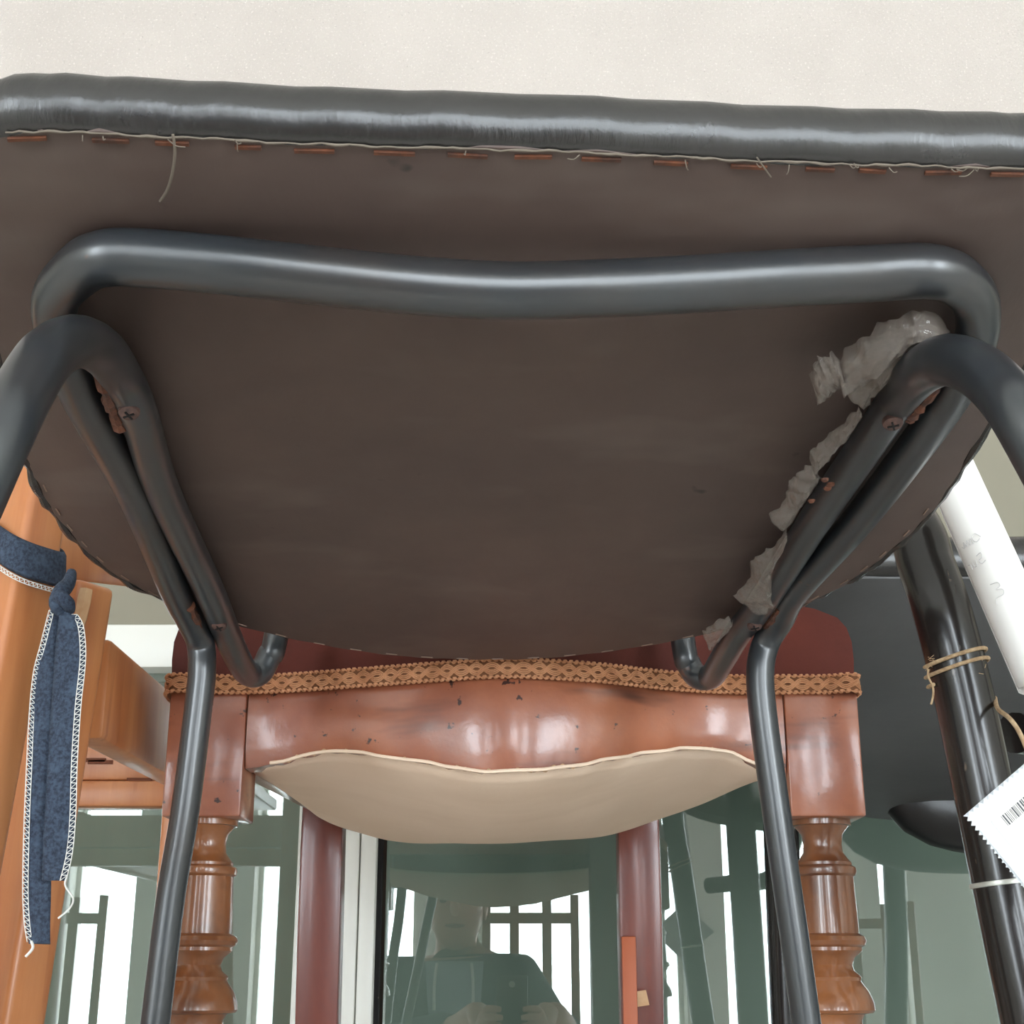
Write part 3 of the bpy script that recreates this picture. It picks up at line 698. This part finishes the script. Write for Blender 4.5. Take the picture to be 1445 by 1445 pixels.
# padded back whose rounded lower edge hangs below the seat
m = MB(); rr = []
bx0, bx1 = atY(1248, 1150, 1.60).x, atY(1248, 1150, 1.60).x + .38
zb0 = atY(1330, 1207, 1.60).z
for k in range(15):
    t = k / 14; row = []
    prof = [(0, 0), (.02, -.018), (.04, -.022), (.06, -.018), (.075, 0)]
    x = bx0 + (bx1 - bx0) * t; rise = .030 * (abs(2 * t - 1) ** 3)
    a = 2 * math.pi
    row = []
    for q in range(12):
        an = a * q / 12; row.append(V((x, 1.625 + .035 * math.cos(an) * (1 - .5 * abs(2 * t - 1) ** 6), zb0 + .048 + rise + .048 * math.sin(an) * (1 - .65 * abs(2 * t - 1) ** 8))))
    rr.append(row)
m.skin(rr); m.build('back_bolster', M['leather_gloss'], lc, sharp=80)
m = MB(); m.box((bx0 + .02, 1.61, zb0 + .10), (bx1 - .02, 1.665, zb0 + .30)); m.build('backrest', M['leather_gloss'], lc, bevel=.02, seg=4)
# arm and leg tubes
def armframe(sx, nm):
    YL = .93
    if sx < 0:
        pts = [V((.30, 1.50, 1.33)), V((.262, 1.25, 1.345)), V((.262, 1.05, 1.325)), atY(1283, 735, YL + .03), atY(1308, 800, YL + .01), atY(1330, 865, YL), atY(1355, 960, YL), atY(1382, 1085, YL), atY(1404, 1190, YL), atY(1432, 1325, YL), atY(1458, 1445, YL)]
    else:
        pts = [V((.66, 1.50, 1.33)), V((.70, 1.25, 1.345)), V((.70, 1.05, 1.325)), V((.69, .96, 1.27)), V((.685, .94, 1.22)), V((.68, .935, 1.18)), V((.675, .93, 1.12)), V((.672, .93, 1.05)), V((.67, .93, 1.0)), V((.665, .93, .93)), V((.66, .93, .88))]
    to_floor(pts)
    de = catmull(pts, 7); rg_ = rings(de, .0195, 24); k = 4 * 7
    MB().skin(rg_[:k + 1]).build('armrest', M['lacquer'], lc); return MB().skin(rg_[k:]).build('leg', M['lacquer'], lc)
Lg = armframe(-1, 'a'); armframe(1, 'b')
for sx in (.30, .66): MB().tube([(sx, 1.50, 1.33), (sx, 1.58, 1.25), (sx, 1.62, 1.0), (sx, 1.64, PZ + .004)], .0195, 16, smooth=6).build('leg', M['lacquer'], lc)
c1 = atY(1416, 1050, 1.02); MB().tube([c1 + V((-.012, -.06, -.002)), c1 + V((.03, -.02, 0)), c1 + V((.075, .02, .002)), c1 + V((.10, .08, .03)), c1 + V((.105, .16, .075))], .014, 14, smooth=5).build('seat_bracket', M['lacquer'], lc)
YL = .93
def legc(y):
    ys = [(865, 1330), (960, 1355), (1085, 1382), (1190, 1404), (1325, 1432), (1445, 1458)]
    for (a, b), (c, d) in zip(ys, ys[1:]):
        if a <= y <= c: return b + (d - b) * (y - a) / (c - a)
    return ys[0][1]
q = atY(legc(1246), 1246, YL); ax = (atY(legc(1200), 1200, YL) - atY(legc(1290), 1290, YL)).normalized()
MB().lathe([(.0197, -.0016), (.0208, -.0014), (.0210, 0), (.0208, .0014), (.0197, .0016)], q, 28, ax).build('metal_ring', M['clip'], Lg)
# jute twine round the leg
tw = thing('jute_twine', 'beige jute twine wound twice round the black lacquered leg', 'twine', atY(1320, 990, YL))
q = atY(legc(933), 933, YL); ax = (atY(legc(900), 900, YL) - atY(legc(970), 970, YL)).normalized()
e1 = (V((1, 0, 0)) - ax * ax.x).normalized(); e2 = ax.cross(e1)
def coil(turns, z0, tilt, a0=0, r=.0212):
    n = int(40 * turns); return [q + (e1 * math.cos(a0 + 2*math.pi*k/40) + e2 * math.sin(a0 + 2*math.pi*k/40)) * r + ax * (z0 + tilt * math.cos(a0 + 2*math.pi*k/40) - .0065 * (k / 40)) for k in range(n + 1)]
MB().tube(coil(2.05, .003, .004, math.pi * 1.0), .0013, 7).build('winding', M['twine'], tw)
kq = atY(1312, 950, YL - .018)
MB().tube([atY(1310, 945, YL - .014), atY(1310, 955, YL - .018), atY(1316, 968, YL - .02), atY(1317, 980, YL - .02), atY(1314, 994, YL - .02)], .0007, 6, smooth=5).build('loose_end', M['twine'], tw)
random.seed(9)
m = MB()
for k in range(12):
    a = atY(random.choice([1308, 1314, 1388, 1320]) + random.uniform(-4, 4), 940 + random.uniform(-14, 14), YL - .022); m.tube([a, a + V((random.uniform(-.004, .004), -.001, random.uniform(-.003, .003)))], .0002, 4)
o = m.build('fibres', M['twine'], tw); o['kind'] = 'stuff'
YT = .87
MB().tube([atY(1404, 985, .93), atY(1408, 1000, .90), atY(1424, 1013, YT), atY(1438, 1032, YT), atY(1450, 1060, YT), atY(1458, 1090, YT)], .0015, 7, smooth=5).build('tag_string', M['twine'], tw)

# rolled paper hanging at the right
pr = thing('paper_roll', 'rolled white paper note with faint pencil writing beside the black leg', 'paper', atY(1420, 960, .86))
p0 = atY(1335, 650, .90); p1 = atY(1480, 975, .83); ax = (p1 - p0).normalized(); e1 = V((1, 0, 0)); e1 = (e1 - ax * e1.dot(ax)).normalized(); e2 = ax.cross(e1)
if e2.y > 0: e2 = -e2
Lr = (p1 - p0).length
m = MB(); rows = []
for j in range(17):
    t = j / 16; row = []
    for k in range(57):
        a = -2.4 + 2 * math.pi * 1.3 * k / 56; r_ = .0168 - .0020 * k / 56
        cut = (.008 * math.sin(a + .6) if j == 16 else 0)
        row.append(p0 + ax * (Lr * t + cut) + e1 * (math.cos(a) * r_) + e2 * (math.sin(a) * r_))
    rows.append(row)
m.grid(rows); m.build('sheet', M['paper'], pr, thick=.0003, sharp=80)
def scribble(strokes, s0, a0, sc, parent):
    m = MB()
    for st in strokes:
        pts = []
        for (a, b) in st:
            an = math.pi / 2 + a0 + a * sc / .0170; pts.append(p0 + ax * (s0 + b * sc) + (e1 * math.cos(an) + e2 * math.sin(an)) * .01705)
        m.tube(pts, .00028, 5, smooth=5)
    return m.build('pencil_writing', M['pencil'], parent)
scribble([[(-.9, .1), (-.4, -.6), (.1, -.2), (-.2, .5), (-.7, .3)], [(.2, .5), (.3, -.3), (.6, .4), (.8, -.4), (1.0, .3), (1.3, -.5), (1.5, .2), (1.8, -.2)]], Lr * .42, .75, .0055, pr)
scribble([[(.7, -.6), (.0, -.7), (.1, 0), (.6, .2), (.4, .8), (-.2, .6)], [(1.0, -.2), (1.1, .6), (1.5, .5), (1.6, -.3)], [(2.0, .6), (2.0, -.2), (2.4, -.4)]], Lr * .50, .70, .0050, pr)
scribble([[(.9, -1), (.1, -.8), (.0, -.3), (.5, -.1), (-.1, .2), (.0, .8), (.9, .9), (1.1, 1.6)]], Lr * .64, .55, .0058, pr)

# price card with pinked edges
pc = thing('price_card', 'white price card with zigzag cut edges and a barcode sticker', 'price tag', atY(1440, 1260, YT))
c0 = P(1360, 1152, .80); ea = (P(1445, 1079, .80) - c0).normalized(); eb = (P(1445, 1258, .81) - c0); eb = (eb - ea * eb.dot(ea)).normalized(); en = ea.cross(eb)
if en.y > 0: en = -en
SZA, SZB = .082, .078; step = .0036
pts = []
def zig(a, b, inw):
    n = int((b - a).length / step); out = []
    for k in range(n): out += [a.lerp(b, k / n), a.lerp(b, (k + .5) / n) + inw * .0021]
    return out
q = [c0, c0 + ea * SZA, c0 + ea * SZA + eb * SZB, c0 + eb * SZB]
pts = zig(q[0], q[1], eb) + zig(q[1], q[2], -ea) + zig(q[2], q[3], -eb) + zig(q[3], q[0], ea)
MB().prism(pts, -en * .0006).build('card', M['card'], pc, sharp=20)
so = c0 + ea * .010 + eb * .011 + en * .0002
def rrect(o, a, b, la, lb, r):
    out = []
    for cx_, cy_, a0 in ((r, r, 180), (la - r, r, 270), (la - r, lb - r, 0), (r, lb - r, 90)):
        for k in range(5):
            an = R(a0 + 90 * k / 4); out.append(o + a * (cx_ + r * math.cos(an)) + b * (cy_ + r * math.sin(an)))
    return out
st = MB().prism(rrect(so, ea, eb, .062, .050, .004), en * .0002).build('sticker', M['paper'], pc, sharp=20)
m = MB(); t = .006; random.seed(21)
while t < .050:
    wd = random.choice([.0003, .0003, .0006, .0009]); a = so + en * .0003 + ea * t + eb * .0035
    m.prism([a, a + ea * wd, a + ea * wd + eb * .0075, a + eb * .0075], en * .00008); t += wd + random.choice([.0004, .0006, .0009])
m.build('barcode', M['ink'], st)

# ------------------------------------------------------------------ things behind the camera, seen mirrored in the glazing
def slat_chair(x, y, rz, label):
    t = thing('slat_back_chair', label, 'chair', (x, y, 0), 'tall wooden chairs behind the photographer')
    t.rotation_euler = (0, 0, rz); BASE[t.name] = V((0, 0, 0))
    for sx in (-.19, .19):
        MB().beam((sx, .2, 0), (sx, .26, 1.27), (.035, 0, 0), (0, .035, 0)).build('back_post', M['oak'], t, bevel=.003)
        MB().beam((sx, -.2, 0), (sx, -.2, .45), (.035, 0, 0), (0, .035, 0)).build('leg', M['oak'], t, bevel=.003)
    MB().box((-.22, -.23, .45), (.22, .21, .475)).build('seat', M['oak'], t, bevel=.004)
    for z in (.62, 1.15): MB().box((-.19, .215 + (z - .5) * .05, z), (.19, .24 + (z - .5) * .05, z + .045)).build('cross_rail', M['oak'], t, bevel=.003)
    for sx in (-.07, .07): MB().beam((sx, .232, .64), (sx, .26, 1.26), (.04, 0, 0), (0, .016, 0)).build('back_slat', M['oak'], t, bevel=.002)
slat_chair(.08, -2.6, R(180), 'tall wooden slat-back chair mirrored in the glass right of the photographer')
slat_chair(-1.92, -2.6, R(170), 'tall wooden slat-back chair mirrored in the glass at far left')
slat_chair(1.6, -3.2, R(200), 'tall wooden slat-back chair mirrored in the glass at far right')

# the photographer, kneeling
pe = thing('person', 'person in dark jacket over a pale shirt kneeling to take the photo, mirrored in glass', 'person', (-.15, -.60, 0))
def skinned(name, verts, edges, rad, mt, parent, root=0):
    base = BASE[parent.name]
    me = bpy.data.meshes.new(name); me.from_pydata([tuple(V(v) - base) for v in verts], edges, []); o = bpy.data.objects.new(name, me); col.objects.link(o); o.parent = parent
    bpy.context.view_layer.objects.active = o
    sk = o.modifiers.new('skin', 'SKIN'); sk.use_smooth_shade = True
    if not me.skin_vertices: me.skin_vertices.new() if hasattr(me.skin_vertices, 'new') else None
    lay = me.skin_vertices[0].data
    for i, r_ in enumerate(rad): lay[i].radius = (r_, r_) if not isinstance(r_, tuple) else r_; lay[i].use_root = (i == root)
    s_ = o.modifiers.new('sub', 'SUBSURF'); s_.levels = 2; s_.render_levels = 2
    me.materials.append(mt); BASE[o.name] = base; return o
px = -.15
bv = [(px, -.62, .52), (px, -.60, .66), (px, -.56, .80), (px, -.53, .90), (px, -.51, .97), (px, -.485, 1.02), (px, -.46, 1.09), (px, -.45, 1.15),
      (px - .17, -.52, .915), (px - .22, -.42, .74), (px + .02, -.16, .80), (px + .075, -.05, .845),
      (px + .17, -.52, .915), (px + .27, -.40, .75), (px + .28, -.18, .80), (px + .245, -.05, .845),
      (px - .10, -.58, .48), (px - .14, -.30, .10), (px - .13, -.72, .07), (px - .12, -.82, .05),
      (px + .10, -.58, .48), (px + .14, -.30, .10), (px + .13, -.72, .07), (px + .12, -.82, .05)]
be = [(0,1),(1,2),(2,3),(3,4),(4,5),(5,6),(6,7),(3,8),(8,9),(9,10),(10,11),(3,12),(12,13),(13,14),(14,15),(0,16),(16,17),(17,18),(18,19),(0,20),(20,21),(21,22),(22,23)]
br_ = [.14, .13, .15, .13, .06, .055, .085, .08, .06, .045, .035, .03, .06, .045, .035, .03, .09, .065, .05, .04, .09, .065, .05, .04]
body = skinned('body', bv, be, br_, M['skin'], pe)
# face details and hands
m = MB()
def ell(c, a, b, c_, n=12, k=8):
    rr = []
    for i in range(k + 1):
        th = math.pi * i / k; r_ = max(.001, math.sin(th)); rr.append([V(c) + V((a * r_ * math.cos(2*math.pi*j/n), b * r_ * math.sin(2*math.pi*j/n), c_ * math.cos(th))) for j in range(n)])
    return rr
hc = V((px, -.455, 1.10))
face = ell(hc, .074, .092, .112, 24, 16)
m.skin(face); m.tube([hc + V((0, -.0, 0)) + V((0, .088, .025)), hc + V((0, .104, -.008)), hc + V((0, .088, -.018))], [.008, .014, .011], 10, smooth=3)
for sx in (-1, 1): m.skin(ell(hc + V((sx * .076, -.01, -.005)), .009, .02, .03))
hd = m.build('head', M['skin'], pe, sharp=80)
for sx in (-1, 1): MB().skin(ell(hc + V((sx * .03, .080, .012)), .012, .008, .006)).build('eye', M['dark'], hd)
MB().tube([hc + V((-.025, .079, -.05)), hc + V((0, .088, -.052)), hc + V((.025, .079, -.05))], [.003, .006, .003], 8, smooth=3).build('mouth', M['staple'], hd)
rr = [[p + (p - hc) * .1 + V((0, -.012, .012)) for p in r_] for r_ in face[:8]]; MB().skin(rr).build('hair', M['hair'], pe, sharp=80)
jv = [bv[i] for i in (0, 1, 2, 3, 8, 9, 10, 12, 13, 14)] + [(px, -.525, .955)]; je = [(0,1),(1,2),(2,3),(3,4),(4,5),(5,6),(3,7),(7,8),(8,9),(3,10)]
skinned('jacket', jv, je, [.17, .165, .178, .155, .078, .062, .05, .078, .062, .05, .09], M['jacket'], pe)
m = MB(); rows = []
for j in range(9):
    z = .60 + .36 * j / 8; yy = -.60 + .075 * j / 8; hw = .05 + .025 * j / 8
    rows.append([V((px + hw * (2 * k / 8 - 1), yy + .195 - .02 * (2 * k / 8 - 1) ** 2 - .03 * (j / 8) ** 2, z)) for k in range(9)])
m.grid(rows); m.build('shirt', M['shirt'], pe, thick=.006)
for sx in (-1, 1): MB().tube([V((px + sx * .045, -.355, .955)), V((px + sx * .05, -.345, .90)), V((px + sx * .05, -.345, .84))], .004, 8, smooth=4).build('drawstring', M['white_thread'], pe)
tv = [bv[i] for i in (0, 16, 17, 18, 20, 21, 22)]; skinned('trousers', tv, [(0,1),(1,2),(2,3),(0,4),(4,5),(5,6)], [.165, .11, .085, .065, .11, .085, .065], M['trousers'], pe)
# phone held in both hands
pf = thing('phone', 'dark smartphone held up in both hands, mirrored in the glass', 'phone', CAM + V((0, -.03, -.09)))
fo = -FW * .010
cph = CAM + fo - UP * .055
m = MB(); m.beam(cph - FW * .004, cph + FW * .004, RT * .074, UP * .155); m.build('body', M['phone'], pf, bevel=.003, seg=3)
lens = MB().lathe([(.0075, 0), (.0075, .0015), (.006, .002)], CAM + fo + FW * .004 + RT * .0, 18, FW).build('lens_ring', M['clip'], pf)
m = MB()
for sx in (-1, 1):
    pm = cph + RT * sx * .058 - UP * .03 - FW * .016
    m.tube([V((sx * .085, -.05, .845)), pm - UP * .035, pm, pm + UP * .03], [.026, .030, .028, .016], 12, smooth=4)
    for k in range(4):
        b0 = pm + UP * (.026 - .019 * k) + RT * sx * .004; ln = (.9, 1.0, .95, .75)[k]
        m.tube([b0 + FW * .004, b0 + FW * .026 * ln - RT * sx * .004, b0 + FW * .026 - RT * sx * .024 * ln, b0 + FW * .0225 - RT * sx * .040 * ln], [.0095, .0088, .008, .006], 8, smooth=4)
    th = pm + UP * .0 - FW * .01
    m.tube([th, th + UP * .025 - RT * sx * .018, th + UP * .045 - RT * sx * .030 + FW * .004], [.011, .0095, .007], 8, smooth=4)
m.build('hands', M['skin'], pe, sharp=80)
